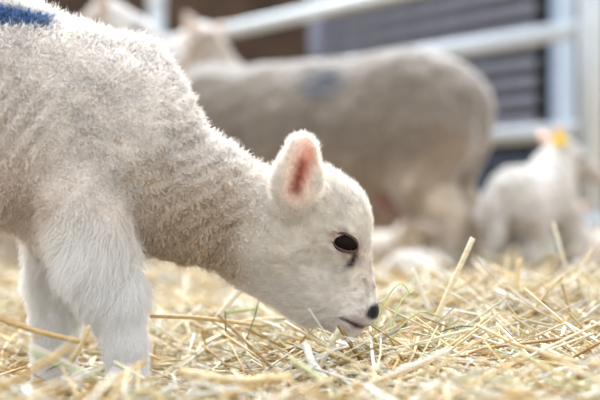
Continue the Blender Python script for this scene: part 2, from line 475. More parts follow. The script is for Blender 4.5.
straw_stuff('far_straw', 9000, 2.4, 6.5, 1.3, (0.10, 0.25), (0.0016, 0.0030), 0.03, 0.22, 31, 'straw strewn under the ewe and back to the gate')

# ---- single stalks that can be picked out
STR_M = [straw_mat('straw_golden', (0.74, 0.57, 0.31)), straw_mat('straw_pale', (0.82, 0.73, 0.52)), straw_mat('straw_bleached', (0.86, 0.81, 0.69)),
         straw_mat('straw_tan', (0.64, 0.44, 0.20)), straw_mat('straw_brown', (0.42, 0.26, 0.11)), straw_mat('straw_greenish', (0.62, 0.66, 0.36))]
M_GRASS = straw_mat('hay_green', (0.42, 0.50, 0.17), 0.35); M_GRASSL = straw_mat('hay_light_green', (0.66, 0.72, 0.36), 0.4)
M_GRASSO = straw_mat('hay_olive', (0.22, 0.27, 0.10), 0.3)
M_GRASSD = straw_mat('hay_dark_green', (0.12, 0.17, 0.07), 0.3)
def stalk_mesh(L, r, bend, flat, seed):
    q = random.Random(seed)
    pts = []; rad = []
    for i in range(6):
        t = i / 5
        pts.append((L * (t - 0.5), L * bend * (4 * (t - .5) ** 2 - .5) + q.uniform(-1, 1) * L * 0.006, q.uniform(-1, 1) * L * 0.008))
        rad.append(r * (1.25 if i == 2 else 1.0) * (1 - 0.25 * t))
    V, Fc = tube(pts, rad, 6)
    V = [(v[0], v[1], v[2] * (0.3 if flat else 1.0)) for v in V]
    me = bpy.data.meshes.new('straw_stalk'); me.from_pydata([tuple(map(float, v)) for v in V], [], Fc)
    for p in me.polygons: p.use_smooth = True
    me.materials.append(STR_M[0]); me.update()
    return me
SM, SMW = [], []
for i in range(16):
    L_, b_ = random.uniform(0.07, 0.19), random.uniform(-0.10, 0.10)
    SM.append(stalk_mesh(L_, random.uniform(0.0010, 0.0019), b_, i % 3 == 2, i))
    SMW.append(('long ' if L_ > 0.14 else 'short ' if L_ < 0.10 else '') + ('curved ' if abs(b_) > 0.05 else 'straight ') + ('flat ' if i % 3 == 2 else ''))
for i in range(250):
    band = i % 5
    d = random.uniform(1.05, 1.28) if band == 0 else random.uniform(1.28, 1.75) if band < 3 else random.uniform(1.5, 2.3)
    px = random.uniform(-15, 615)
    if band == 3: px = random.uniform(375, 615)
    x = (px - 300) / F * d
    if -0.36 < x < -0.09 and 1.1 < d < 1.5: x += 0.27
    si = random.randrange(16); o = bpy.data.objects.new('straw_stalk', SM[si]); COL.objects.link(o)
    tilt = random.gauss(0, 0.16 if band < 3 else 0.30)
    L = o.data.vertices[-1].co.x * 2
    h = float(bed_h(np.array([x]), np.array([d]))[0])
    o.location = (x, d, h + 0.014 + random.random() * 0.012 + abs(math.sin(tilt)) * L * 0.42)
    o.rotation_euler = (random.uniform(0, 6.28), tilt, random.uniform(0, 6.28))
    o.material_slots[0].link = 'OBJECT'; mi = random.choices(range(6), (30, 30, 20, 14, 5, 6))[0]; o.material_slots[0].material = STR_M[mi]
    px = 300 + F * o.location.x / d
    where = ('at the blurred front edge' if d < 1.2 else 'beside the lamb\'s front legs' if px < 160 else 'under the lamb\'s neck' if px < 290
             else 'around the lamb\'s muzzle' if px < 400 else 'on the right mound\'s near slope' if d < 1.6 else 'on top of the right mound' if px > 400 else 'behind the lamb\'s front')
    how = 'tilted upward' if abs(tilt) > 0.25 else 'lying nearly level'
    tag(o, SMW[si] + ('golden', 'pale', 'bleached', 'tan', 'brown', 'greenish')[mi] + ' straw stalk ' + how + ' ' + where, 'straw', 'loose straw stalks lying in the bedding')
def placed(name, pts, d, r, mat, label, cat='straw', group=None, flat=False, taper=0.6):
    """a stalk through photo points standing in the bed at distance d (a number, or one for each end)"""
    d0, d1 = d if isinstance(d, tuple) else (d, d)
    n = len(pts); W = [P(p[0], p[1], d0 + (d1 - d0) * i / (n - 1)) for i, p in enumerate(pts)]
    fine = []
    for i in range(n - 1):
        for t in (0, 0.34, 0.67):
            a0 = W[max(i - 1, 0)]; a1 = W[i]; a2 = W[i + 1]; a3 = W[min(i + 2, n - 1)]
            fine.append(0.5 * ((2 * a1) + (a2 - a0) * t + (2 * a0 - 5 * a1 + 4 * a2 - a3) * t * t + (3 * a1 - a0 - 3 * a2 + a3) * t ** 3))
    fine.append(W[-1]); m = len(fine)
    rad = [r * (1 - (1 - taper) * i / (m - 1)) for i in range(m)]
    V, Fc = tube(fine, rad, 6)
    base = fine[0]
    V = [v - base for v in V]
    if flat:
        ctr = [f - base for f in fine]
        V = [ctr[i // 6] + (v - ctr[i // 6]) * np.array([1.0, 0.3, 1.0]) for i, v in enumerate(V)]
    o = mesh_obj(name, V, Fc, mat); o.location = base
    return tag(o, label, cat, group)
G_, PA, BL, TA, BR, GR = STR_M
UP = 'upright straw stalks right of the lamb'
placed('straw_stalk', [(433, 326), (452, 284), (473, 238)], 1.46, 0.0030, PA, 'tallest pale straw stalk standing upright to the right of the lamb\'s muzzle', group=UP, taper=0.9)
placed('straw_stalk', [(513, 318), (516, 290), (520, 258)], 1.80, 0.0036, G_, 'golden straw stalk standing straight up before the lamb with the ear tag', group=UP, taper=0.8)
placed('straw_stalk', [(556, 312), (566, 288), (574, 264)], 1.95, 0.0038, PA, 'blurred pale stalk leaning right, rightmost of the upright stalks', group=UP, taper=0.7)
placed('straw_stalk', [(430, 312), (422, 292), (412, 268)], 1.62, 0.0034, BL, 'bleached stalk leaning left beside the tallest upright stalk', group=UP, taper=0.6)
placed('straw_stalk', [(482, 322), (484, 300), (481, 288)], 1.6, 0.0032, PA, 'short pale stalk poking up between the two tallest upright stalks', group=UP)
GB = 'green hay blades by the muzzle'
placed('grass_blade', [(372, 345), (381, 310), (394, 288), (403, 284), (411, 296)], (1.31, 1.33), 0.0010, M_GRASSL, 'light green hay blade arching up just in front of the lamb\'s nose', 'hay', GB)
placed('grass_blade', [(376, 350), (392, 322), (402, 300), (414, 290)], (1.34, 1.36), 0.0010, M_GRASSL, 'thin green hay blade leaning right from under the lamb\'s nose', 'hay', GB)
placed('grass_blade', [(384, 352), (398, 330), (420, 312), (441, 318)], (1.32, 1.38), 0.0009, M_GRASS, 'drooping green hay blade curving over the straw right of the muzzle', 'hay', GB)
placed('grass_blade', [(392, 348), (393, 325), (399, 306)], 1.37, 0.0009, M_GRASSL, 'short upright green hay blade right of the black nose', 'hay', GB)
placed('grass_blade', [(440, 332), (462, 326), (486, 329)], 1.40, 0.0009, M_GRASSD, 'dark green hay blade lying below the tallest upright stalk', 'hay', GB)
placed('grass_blade', [(247, 338), (256, 312), (261, 284), (260, 279)], (1.42, 1.44), 0.0007, M_GRASSO, 'dark green grass stem standing under the lamb\'s jaw', 'hay', GB)
placed('grass_blade', [(226, 332), (225, 311)], 1.40, 0.0009, M_GRASSO, 'stubby dark green stem left of the thin grass stem under the neck', 'hay', GB)
placed('grass_blade', [(224, 313), (240, 311), (256, 309)], 1.55, 0.0018, M_GRASS, 'flat olive green blade lying under the lamb\'s throat', 'hay', GB)
placed('straw_stalk', [(208, 332), (224, 310), (243, 287)], 1.52, 0.0036, BL, 'wide bleached straw blade propped up under the lamb\'s throat', flat=True, taper=0.8)
placed('straw_stalk', [(306, 344), (313, 364), (338, 392)], (1.24, 1.20), 0.0042, BL, 'wide bleached curved straw blade in front of the lamb\'s chin', flat=True, taper=0.6)
placed('straw_stalk', [(318, 372), (328, 350), (340, 328)], 1.25, 0.0028, PA, 'pale straw leaning right across the lamb\'s chin', taper=0.9)
placed('straw_stalk', [(-12, 314), (36, 331), (88, 343)], (1.22, 1.18), 0.0026, TA, 'brownish straw stalk lying across both front legs of the lamb', taper=0.9)
placed('straw_stalk', [(70, 362), (82, 344), (90, 326)], 1.17, 0.0028, G_, 'short golden straw crossing the brown stalk at the lamb\'s front legs')
placed('straw_stalk', [(150, 316), (200, 318), (262, 326)], (1.40, 1.46), 0.0024, G_, 'long golden straw lying level under the lamb\'s neck', taper=0.9)
placed('straw_stalk', [(205, 330), (250, 320), (300, 317)], (1.48, 1.56), 0.0022, PA, 'long pale straw pointing from under the neck toward the chin', taper=0.8)
placed('straw_stalk', [(180, 372), (240, 382), (292, 376)], (1.06, 1.04), 0.0040, G_, 'thick blurred golden straw in the very front below the neck', taper=0.9)
placed('straw_stalk', [(540, 322), (575, 312), (612, 306)], (1.62, 1.7), 0.0036, BL, 'bright bleached straw lying at the right edge of the mound', flat=True, taper=0.8)
for i in range(26):
    px = random.uniform(385, 520); d = random.uniform(1.3, 1.6); py = 229 + F * (H - float(bed_h(np.array([(px - 300) / F * d]), np.array([d]))[0]) - 0.012) / d
    dx = random.uniform(-26, 26)
    placed('grass_blade', [(px, py), (px + dx * .5, py - random.uniform(6, 16)), (px + dx, py - random.uniform(2, 22))], (d, d + random.uniform(-.03, .03)),
           random.uniform(0.0006, 0.0009), random.choice([M_GRASS, M_GRASSL, M_GRASSL]), 'fine wispy green hay blade in the straw mound right of the muzzle', 'hay', 'wispy hay blades in the mound')


# ------------------------------------------------------------------ the lamb in front
DL = 1.35
R1 = DL / F
lamb = empty('lamb', (-0.2, DL, 0.0))
tag(lamb, 'white woolly lamb in front, nibbling straw, blue mark on its back', 'lamb')
BASE = np.array([-0.2, DL, 0.0])
fl = Field((-0.62, DL - 0.16, -0.02), (0.12, DL + 0.16, 0.42), 0.0026)
def LP(px, py, dy=0.0): return P(px, py, DL + dy)
def la(p, q, sy=1.0, k=0.012, g=0):
    """p, q = (px, py, dy, radius in px)"""
    fl.add(LP(*p[:3]), p[3] * (DL + p[2]) / F, LP(*q[:3]), q[3] * (DL + q[2]) / F, sy, k, g)
# trunk
la((100, 141, 0, 98), (-20, 109, 0, 113), 0.74, 0.012)
la((62, 214, 0, 40), (105, 200, 0, 52), 0.95, 0.014)         # brisket
la((-20, 109, 0, 113), (-150, 96, 0, 104), 0.78, 0.012)
la((-150, 92, 0, 104), (-215, 98, 0, 84), 0.74, 0.02)
la((132, 68, 0, 30), (70, 70, 0, 40), 0.8, 0.012)            # withers
la((141, 74, 0, 22), (126, 125, 0, 52), 0.8, 0.012)
# neck
la((118, 167, 0, 80), (195, 199, 0, 59), 0.72, 0.014)
la((195, 199, 0, 59), (262, 226, 0, 48), 0.76, 0.012)
# head
la((262, 226, 0, 52), (312, 224, 0, 46), 0.80, 0.015, 2)
la((316, 214, 0, 42), (334, 220, 0, 33), 0.95, 0.014, 2)     # cranium
la((296, 248, 0, 44), (318, 285, 0, 31), 0.78, 0.012, 2)     # cheek
la((334, 224, 0, 31), (356, 300, 0, 19), 0.92, 0.012, 2)     # bridge of the nose
la((356, 299, 0, 19), (365, 312, 0, 14.5), 0.95, 0.008, 2)     # nose
la((318, 285, 0, 30), (346, 322, 0, 15), 0.82, 0.010, 2)     # lower jaw
la((346, 322, 0, 15), (351, 330, 0, 9), 0.9, 0.006, 2)      # chin
la((262, 255, 0, 36), (312, 296, 0, 26), 0.6, 0.012, 2)
for s in (-1, 1):
    la((341, 232, s * 0.019, 15), (346, 246, s * 0.019, 13), 0.9, 0.010, 2)   # brow
    la((356, 316, s * 0.007, 13), (348, 318, s * 0.009, 10), 1.0, 0.006, 2)      # upper lip
# ears
EAR_Y = 0.047
for s in (-1, 1):
    e = s * EAR_Y
    la((302, 151, e * 1.10, 15), (297, 180, e * 1.04, 23), 0.36, 0.004, 3)
    la((297, 180, e * 1.02, 22), (288, 204, e * 0.86, 16), 0.42, 0.006, 3)
    o = -s * 0.0
    fl.cut(LP(304, 156, e * 1.36), 9 * R1, LP(300, 180, e * 1.30), 14 * R1, 0.55, 0.004)
    fl.cut(LP(300, 180, e * 1.26), 12 * R1, LP(296, 197, e * 1.10), 6 * R1, 0.55, 0.004)
# front legs
def leg(dy, pts, s):
    for p, q in zip(pts[:-1], pts[1:]):
        la((p[0], p[1], dy, p[2]), (q[0], q[1], dy, q[2]), 0.86, 0.010, 1)
la((92, 165, -0.040, 58), (82, 200, -0.050, 43), 0.62, 0.006, 0)
la((83, 200, -0.050, 41), (97, 262, -0.052, 32), 0.76, 0.010, 1)
leg(-0.053, [(97, 262, 32), (113, 298, 27), (125, 345, 18), (128, 372, 15), (130, 390, 15), (132, 400, 15)], -1)
la((92, 165, 0.034, 60), (78, 215, 0.046, 42), 0.62, 0.010, 0)
leg(0.050, [(72, 232, 40), (61, 282, 27), (56, 322, 20), (54, 350, 18), (54, 376, 16), (55, 392, 14)], 1)
# hind legs and tail
for s in (-1, 1):
    la((-190, 120, s * 0.045, 66), (-158, 196, s * 0.052, 36), 0.6, 0.012, 0)
    leg(s * 0.055, [(-158, 196, 36), (-212, 280, 19), (-205, 340, 15), (-198, 382 if s > 0 else 398, 15)], s)
la((-292, 60, 0, 16), (-318, 120, 0, 15), 1, 0.012, 1); la((-318, 120, 0, 15), (-316, 190, 0, 12), 1, 0.01, 1)
# mouth, nostrils, eye sockets
for s in (-1, 1):
    fl.cut(LP(341, 317, s * 0.020), 1.9 * R1, LP(356, 326, s * 0.013), 2.2 * R1, 2.0, 0.002)
    fl.cut(LP(356, 326, s * 0.010), 2.2 * R1, LP(366, 327, s * 0.004), 2.0 * R1, 2.0, 0.002)
    fl.cut(LP(374, 309, s * 0.013), 3.2 * R1, LP(372, 315, s * 0.012), 2.4 * R1, 1.0, 0.002)
V, Q, nr, grp = fl.mesh(2)

def wrinkle(V, nr, grp):
    u, v = 300 + V[:, 0] / R1, HY - (V[:, 2] - H) / R1
    w0 = (grp == 0) * (1 - sstep(u, 235, 265))
    a = (vnoise(V * np.array([1.0, 1, 0.45]), 75, 61) - 0.5) * 0.0030 + (vnoise(V, 150, 62) - 0.5) * 0.0018
    nk = sstep(u, 140, 190)
    a = a + nk * 0.0020 * np.sin((u * 0.55 + v) * 0.36 + 5 * vnoise(V, 40, 63))
    fo = np.exp(-(((u - 38) / 34) ** 2 + ((v - 120) / 42) ** 2))                       # slack folds behind the shoulder
    a = a + fo * 0.0030 * np.sin((u * 0.8 + v * 0.62) * 0.42 + 2.5 * vnoise(V, 30, 64))
    return V + nr * (a * w0)[:, None]
V = wrinkle(V, nr, grp)

def uv_of(p):   # the lamb's own side-on coordinates (its profile plane), in photo-pixel units
    return 300 + p[:, 0] / R1, HY - (p[:, 2] - H) / R1
def near_surface(px, py):
    """world point where the line through a profile point meets the lamb's near flank"""
    for d in np.arange(DL - 0.12, DL, 0.0006):
        p = P(px, py, d); i = np.round((p - fl.lo) / fl.cell).astype(int)
        if fl.S[tuple(i)] < 0: return p
    return P(px, py, DL)

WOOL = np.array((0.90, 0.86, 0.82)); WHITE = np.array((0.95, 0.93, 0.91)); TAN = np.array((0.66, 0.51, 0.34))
HEADC = np.array((0.91, 0.87, 0.81)); PINK = np.array((0.80, 0.50, 0.40)); RED = np.array((0.42, 0.10, 0.055))
BLUE = np.array((0.05, 0.14, 0.32)); GREYM = np.array((0.40, 0.33, 0.31))
def mix(a, b, f): return a * (1 - f[:, None]) + b * f[:, None]
def is_head(u, v): return sstep(u - (264 - (v - 165) * 0.16) + 10 * np.sin(v * 0.11), -26, 22)
def lamb_colour(p, n, g, fine=1.0):
    u, v = uv_of(p)
    c = np.tile(WOOL, (len(p), 1))
    nz1 = vnoise(p, 60, 1); nz2 = vnoise(p, 170, 2); nz3 = vnoise(p, 22, 4)
    c = c * (0.88 + 0.2 * nz1[:, None])
    # dirt behind the elbow; dirt and painted shade on the neck's throat side
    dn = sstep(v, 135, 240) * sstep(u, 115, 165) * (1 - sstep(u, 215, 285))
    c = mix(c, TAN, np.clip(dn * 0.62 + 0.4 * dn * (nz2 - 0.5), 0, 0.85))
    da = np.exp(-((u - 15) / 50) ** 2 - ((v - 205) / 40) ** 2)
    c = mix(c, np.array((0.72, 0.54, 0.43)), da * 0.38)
    c = mix(c, TAN * 0.8, np.clip(sstep(nz2, 0.66, 0.8) * sstep(nz3, 0.4, 0.6) * 0.35, 0, 1))
    # blue stock mark across the back
    mk = sstep(v, 9 + u * 0.16, 15 + u * 0.16) * (1 - sstep(v, 30, 38)) * (1 - sstep(u, 46, 64)) * sstep(u, -60, -40)
    mk = mk * (0.55 + 0.6 * nz2)
    c = mix(c, BLUE, np.clip(mk * 1.15, 0, 0.95))
    lg = (g == 1) * sstep(v + 14 * np.sin(u * 0.09), 195, 265)
    c = mix(c, WHITE * (0.97 + 0.05 * nz1[:, None]), lg * 1.0)
    hd = is_head(u, v) * (g != 1)
    hc = np.tile(HEADC, (len(p), 1)) * (0.95 + 0.07 * nz1[:, None])
    # muzzle
    mz = np.exp(-((u - 356) / 16) ** 2 - ((v - 322) / 11) ** 2)
    hc = mix(hc, np.array((0.50, 0.38, 0.36)), np.clip(mz * 0.75, 0, 1))
    sp = sstep(nz2, 0.62, 0.72) * np.exp(-segdist(u, v, (352, 262), (366, 296)) ** 2 / 15 ** 2)
    hc = mix(hc, GREYM, sp * 0.35)
    hc = mix(hc, PINK, 0.10 * np.exp(-segdist(u, v, (362, 250), (372, 285)) ** 2 / 9 ** 2))
    ml = np.exp(-segdist(u, v, (342, 317), (356, 325)) ** 2 / 1.7 ** 2) + np.exp(-segdist(u, v, (356, 325), (366, 327)) ** 2 / 2.2 ** 2)
    hc = mix(hc, np.array((0.16, 0.10, 0.095)), np.clip(ml, 0, 0.85))
    td = np.exp(-segdist(u, v, (355, 250), (352, 263)) ** 2 / 2.2 ** 2) + 0.3 * np.exp(-segdist(u, v, (352, 262), (345, 268)) ** 2 / 3.0 ** 2)
    hc = mix(hc, np.array((0.07, 0.05, 0.045)), np.clip(td * 0.9, 0, 0.95))
    er = np.exp(-(((u - 345) / 13.5) ** 2 + ((v - 243 - (u - 345) * 0.3) / 10.5) ** 2) ** 3)
    hc = mix(hc, np.array((0.42, 0.25, 0.21)), er * 0.85)
    ns = np.exp(-((((u - 374.5 + (v - 311) * 0.3) / 9.5) ** 2 + ((v - 311) / 8.5) ** 2)) ** 3)
    hc = mix(hc, np.array((0.016, 0.013, 0.014)), np.clip(ns * 1.2, 0, 1))
    c = mix(c, hc, hd)
    # inside of the ears
    side = np.abs(n[:, 1]) * (np.sign(n[:, 1]) == np.sign(p[:, 1] - DL))
    ei = (g == 3) * sstep(side, 0.25, 0.6) * np.exp(-(segdist(u, v, (305, 152), (296, 194)) / 15) ** 4)
    c = mix(c, np.array((0.93, 0.76, 0.66)), np.clip(ei * 0.8, 0, 1))
    rd = (g == 3) * sstep(side, 0.2, 0.5) * np.exp(-(segdist(u, v, (303, 168), (295, 192)) / (3.4 + 4.0 * nz2)) ** 2)
    rd2 = (g == 3) * sstep(side, 0.2, 0.5) * np.exp(-(segdist(u, v, (308, 156), (300, 180)) / 8.0) ** 2)
    c = mix(c, np.array((0.78, 0.36, 0.24)), np.clip(rd2 * 0.55, 0, 1))
    c = mix(c, RED, np.clip(rd * 0.8, 0, 1))
    return np.clip(c, 0.005, 0.96)

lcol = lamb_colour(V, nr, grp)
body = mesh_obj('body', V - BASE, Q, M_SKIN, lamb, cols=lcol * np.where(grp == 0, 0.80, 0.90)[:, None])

def wool_coat(V, Q, nr, grp):
    u, v = uv_of(V)
    vis = np.where(u < -30, 0.10, 1.0) * np.where(nr[:, 1] > 0.35, 0.35, 1.0) * np.where(V[:, 2] < 0.012, 0.0, 1.0)
    hd = is_head(u, v) * (grp != 1); lg = (grp == 1) * sstep(v, 195, 255)
    # ---- crimped wool of trunk and neck
    wt = vis * (1 - hd) * (1 - lg) * (grp != 3) + 1e-6
    n = 140000; nc = 19000
    cp, cn, ci = sample_surface(V, Q, nr, wt, nc)
    kd = kdtree.KDTree(nc)
    for i, q in enumerate(cp): kd.insert(q, i)
    kd.balance()
    p, nn, vi = sample_surface(V, Q, nr, wt, n)
    own = np.fromiter((kd.find(q)[1] for q in p), np.int32, n)
    grav = np.array([0.05, 0, -0.35])
    cd = unit(cn + 0.45 * rng.normal(size=(nc, 3)) + grav)
    cL = 0.0078 * rng.uniform(0.6, 1.35, nc) * (0.75 + 0.5 * vnoise(cp, 40, 9))
    ax1 = unit(np.cross(cd, rng.normal(size=(nc, 3)))); ax2 = np.cross(cd, ax1)
    amp = rng.uniform(0.0006, 0.0014, nc); ph = rng.uniform(0, 6.28, nc); turn = rng.uniform(3.5, 8.0, nc)
    k = 6; ts = np.linspace(0, 1, k)
    off = rng.normal(size=(n, 3)) * 0.0004
    fd = unit(nn + 0.5 * rng.normal(size=(n, 3)))
    strk = rng.random(n) < 0.10
    pts = np.zeros((n, k, 3)); o = own
    for j, t in enumerate(ts):
        cc = cp[o] + cd[o] * (cL[o] * t)[:, None] * (1 - 0.25 * t) + \
             (ax1[o] * np.cos(ph[o] + turn[o] * t)[:, None] + ax2[o] * np.sin(ph[o] + turn[o] * t)[:, None] - ax1[o] * np.cos(ph[o])[:, None] - ax2[o] * np.sin(ph[o])[:, None]) * (amp[o] * t ** 0.7)[:, None]
        fr = p + fd * (cL[o] * t * 0.9)[:, None] + np.where(strk, 1.0, 0.0)[:, None] * fd * (0.0055 * t)
        wgt = np.where(strk, 0.25, 0.88) * sstep(t, 0.0, 0.75)
        pts[:, j] = fr * (1 - wgt[:, None]) + (cc + off) * wgt[:, None]
    pts[:, 0] -= nn * 0.0008
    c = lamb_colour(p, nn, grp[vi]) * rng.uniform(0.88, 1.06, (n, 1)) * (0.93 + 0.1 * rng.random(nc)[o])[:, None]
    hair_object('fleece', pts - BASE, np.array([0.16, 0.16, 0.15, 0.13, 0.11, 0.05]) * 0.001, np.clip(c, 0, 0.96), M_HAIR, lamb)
    # ---- silky hair of legs
    wt = vis * lg + 1e-7
    n = 42000
    p, nn, vi = sample_surface(V, Q, nr, wt, n); pu, pv = uv_of(p)
    L = 0.0125 * rng.uniform(0.5, 1.5, n) * (1.25 - 0.75 * sstep(pv, 250, 340))
    nz = np.stack([vnoise(p, 45, s) - 0.5 for s in (11, 12, 13)], 1)
    flow = np.tile(np.array([-0.35, 0, -0.9]), (n, 1)) + 1.9 * nz + 1.6 * np.stack([vnoise(p, 150, s) - 0.5 for s in (14, 15, 16)], 1)
    flow -= (flow * nn).sum(1)[:, None] * nn
    d = unit(0.55 * nn + unit(flow) * 0.9 + 0.22 * rng.normal(size=(n, 3)))
    curl = unit(np.cross(d, rng.normal(size=(n, 3))))
    ts = np.linspace(0, 1, 5)[None, :, None]
    pts = p[:, None] + d[:, None] * (L[:, None, None] * ts) + np.array([0, 0, -0.28]) * (L[:, None, None] * ts ** 2) + curl[:, None] * (L[:, None, None] * 0.16 * np.sin(ts * 3.0))
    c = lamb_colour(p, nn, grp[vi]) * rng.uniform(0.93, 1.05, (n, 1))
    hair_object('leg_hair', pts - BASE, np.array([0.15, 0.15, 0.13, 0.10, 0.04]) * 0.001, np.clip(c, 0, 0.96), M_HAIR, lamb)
    # ---- short hair of head and ears
    eyed = np.hypot((u - 345) / 12.5, (v - 243) / 9.5)
    nose = np.hypot((u - 375) / 9.5, (v - 311) / 10.5)
    wt = vis * np.maximum(hd, grp == 3) * sstep(eyed, 0.9, 1.1) * sstep(nose, 0.8, 1.1) * (grp != 1) + 1e-7
    n = 62000
    p, nn, vi = sample_surface(V, Q, nr, wt, n); pu, pv = uv_of(p); g = grp[vi]
    muz = sstep(pv, 255, 322) * sstep(pu, 325, 350)
    L = (0.0068 - 0.0046 * muz) * rng.uniform(0.55, 1.35, n)
    top = (g != 3) * (1 - sstep(pv, 190, 215)) * sstep(pu, 310, 325)
    L = L * (1 + 1.0 * top * rng.random(n))
    thr = sstep(nn[:, 2], -0.2, -0.8) * (1 - sstep(pu, 300, 340)); L = L * (1 + 0.5 * thr)
    flow = np.tile(np.array([-0.62, 0, 0.45]), (n, 1)); flow[pv > 265] = np.array([-0.75, 0, 0.1])
    flow = flow + 0.9 * np.stack([vnoise(p, 55, s) - 0.5 for s in (21, 22, 23)], 1) + 1.3 * np.stack([vnoise(p, 190, s) - 0.5 for s in (24, 25, 26)], 1)
    flow[g == 3] = np.array([0.05, 0, 1.0]) + 0.5 * rng.normal(size=((g == 3).sum(), 3))
    flow -= (flow * nn).sum(1)[:, None] * nn
    up = 0.30 + 0.45 * (1 - muz) * rng.random(n) + 0.3 * top
    inner = (g == 3) & (nn[:, 1] < -0.55) & (segdist(pu, pv, (305, 150), (296, 194)) < 15)
    L[g == 3] *= 1.3
    L[inner] *= 0.4
    d = unit(up[:, None] * nn + unit(flow) * 0.8 + 0.16 * rng.normal(size=(n, 3)))
    ts = np.linspace(0, 1, 4)[None, :, None]
    pts = p[:, None] + d[:, None] * (L[:, None, None] * ts) - nn[:, None] * (L[:, None, None] * 0.18 * ts ** 2)
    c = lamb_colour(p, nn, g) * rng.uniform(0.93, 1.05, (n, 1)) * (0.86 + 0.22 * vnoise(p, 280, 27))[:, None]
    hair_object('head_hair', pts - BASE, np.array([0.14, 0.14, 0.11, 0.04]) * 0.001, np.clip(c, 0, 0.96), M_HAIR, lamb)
wool_coat(V, Q, nr, grp)

# eyes: dark globe, lids as a ring, tear duct
def eye_parts(parent, c, s):
    bm = bmesh.new(); bmesh.ops.create_uvsphere(bm, u_segments=28, v_segments=18, radius=0.0108)
    o = bm_obj('eye', bm, M_EYE, parent, True); o.location = c + np.array([0, -s * 0.0044, 0]) - BASE
    o.scale = (1.22, 0.92, 0.88); o.rotation_euler = (0, 0.28, 0)
    for up in (1, -1):
        pts = []; rad = []
        for i in range(15):
            th = math.pi * i / 14
            x = 0.0120 * math.cos(th); z = (0.0085 if up > 0 else 0.0075) * math.sin(th) * up
            y = 0.0016 + 0.0024 * (math.cos(th) ** 2)
            pts.append(np.array([x, s * (0.0046 - y) - s * 0.0003, z - 0.30 * x])); rad.append(0.0008 + 0.0006 * math.sin(th))
        Vv, Fv = tube(pts, rad, 8)
        l = mesh_obj('eyelid', Vv, Fv, M_LID, parent); l.location = c - BASE
ec = near_surface(345, 243)
eye_parts(lamb, ec, -1)
eye_parts(lamb, np.array([ec[0], 2 * DL - ec[1], ec[2]]), 1)
# cloven hooves
def hoof(parent, base, c, r, fwd=1, mat=M_HOOF):
    for s in (-1, 1):
        V_, F_ = [], []
        rings = [(0.0, 1.15, 0.30), (0.35, 1.05, 0.22), (0.8, 0.9, 0.08), (1.05, 0.7, 0.0)]
        for (h, sc, fx) in rings:
            for i in range(10):
                th = 2 * math.pi * i / 10
                x = math.cos(th) * r * sc * (1.15 if math.cos(th) > 0 else 0.8) + fx * r
                y = math.sin(th) * r * sc * 0.48 + s * r * 0.52
                V_.append((x * fwd, y, h * r * 1.5))
        for j in range(3):
            for i in range(10):
                F_.append((j * 10 + i, j * 10 + (i + 1) % 10, (j + 1) * 10 + (i + 1) % 10, (j + 1) * 10 + i))
        F_.append(tuple(range(10))[::-1]); F_.append(tuple(30 + i for i in range(10)))
        o = mesh_obj('hoof', V_, F_, mat, parent); o.location = np.asarray(c) - base
for (px, dy) in ((133, -0.053), (55, 0.050), (-198, -0.055), (-198, 0.055)):
    q = P(px, 300, DL + dy); q[2] = 0.001
    hoof(lamb, BASE, q, 0.016)


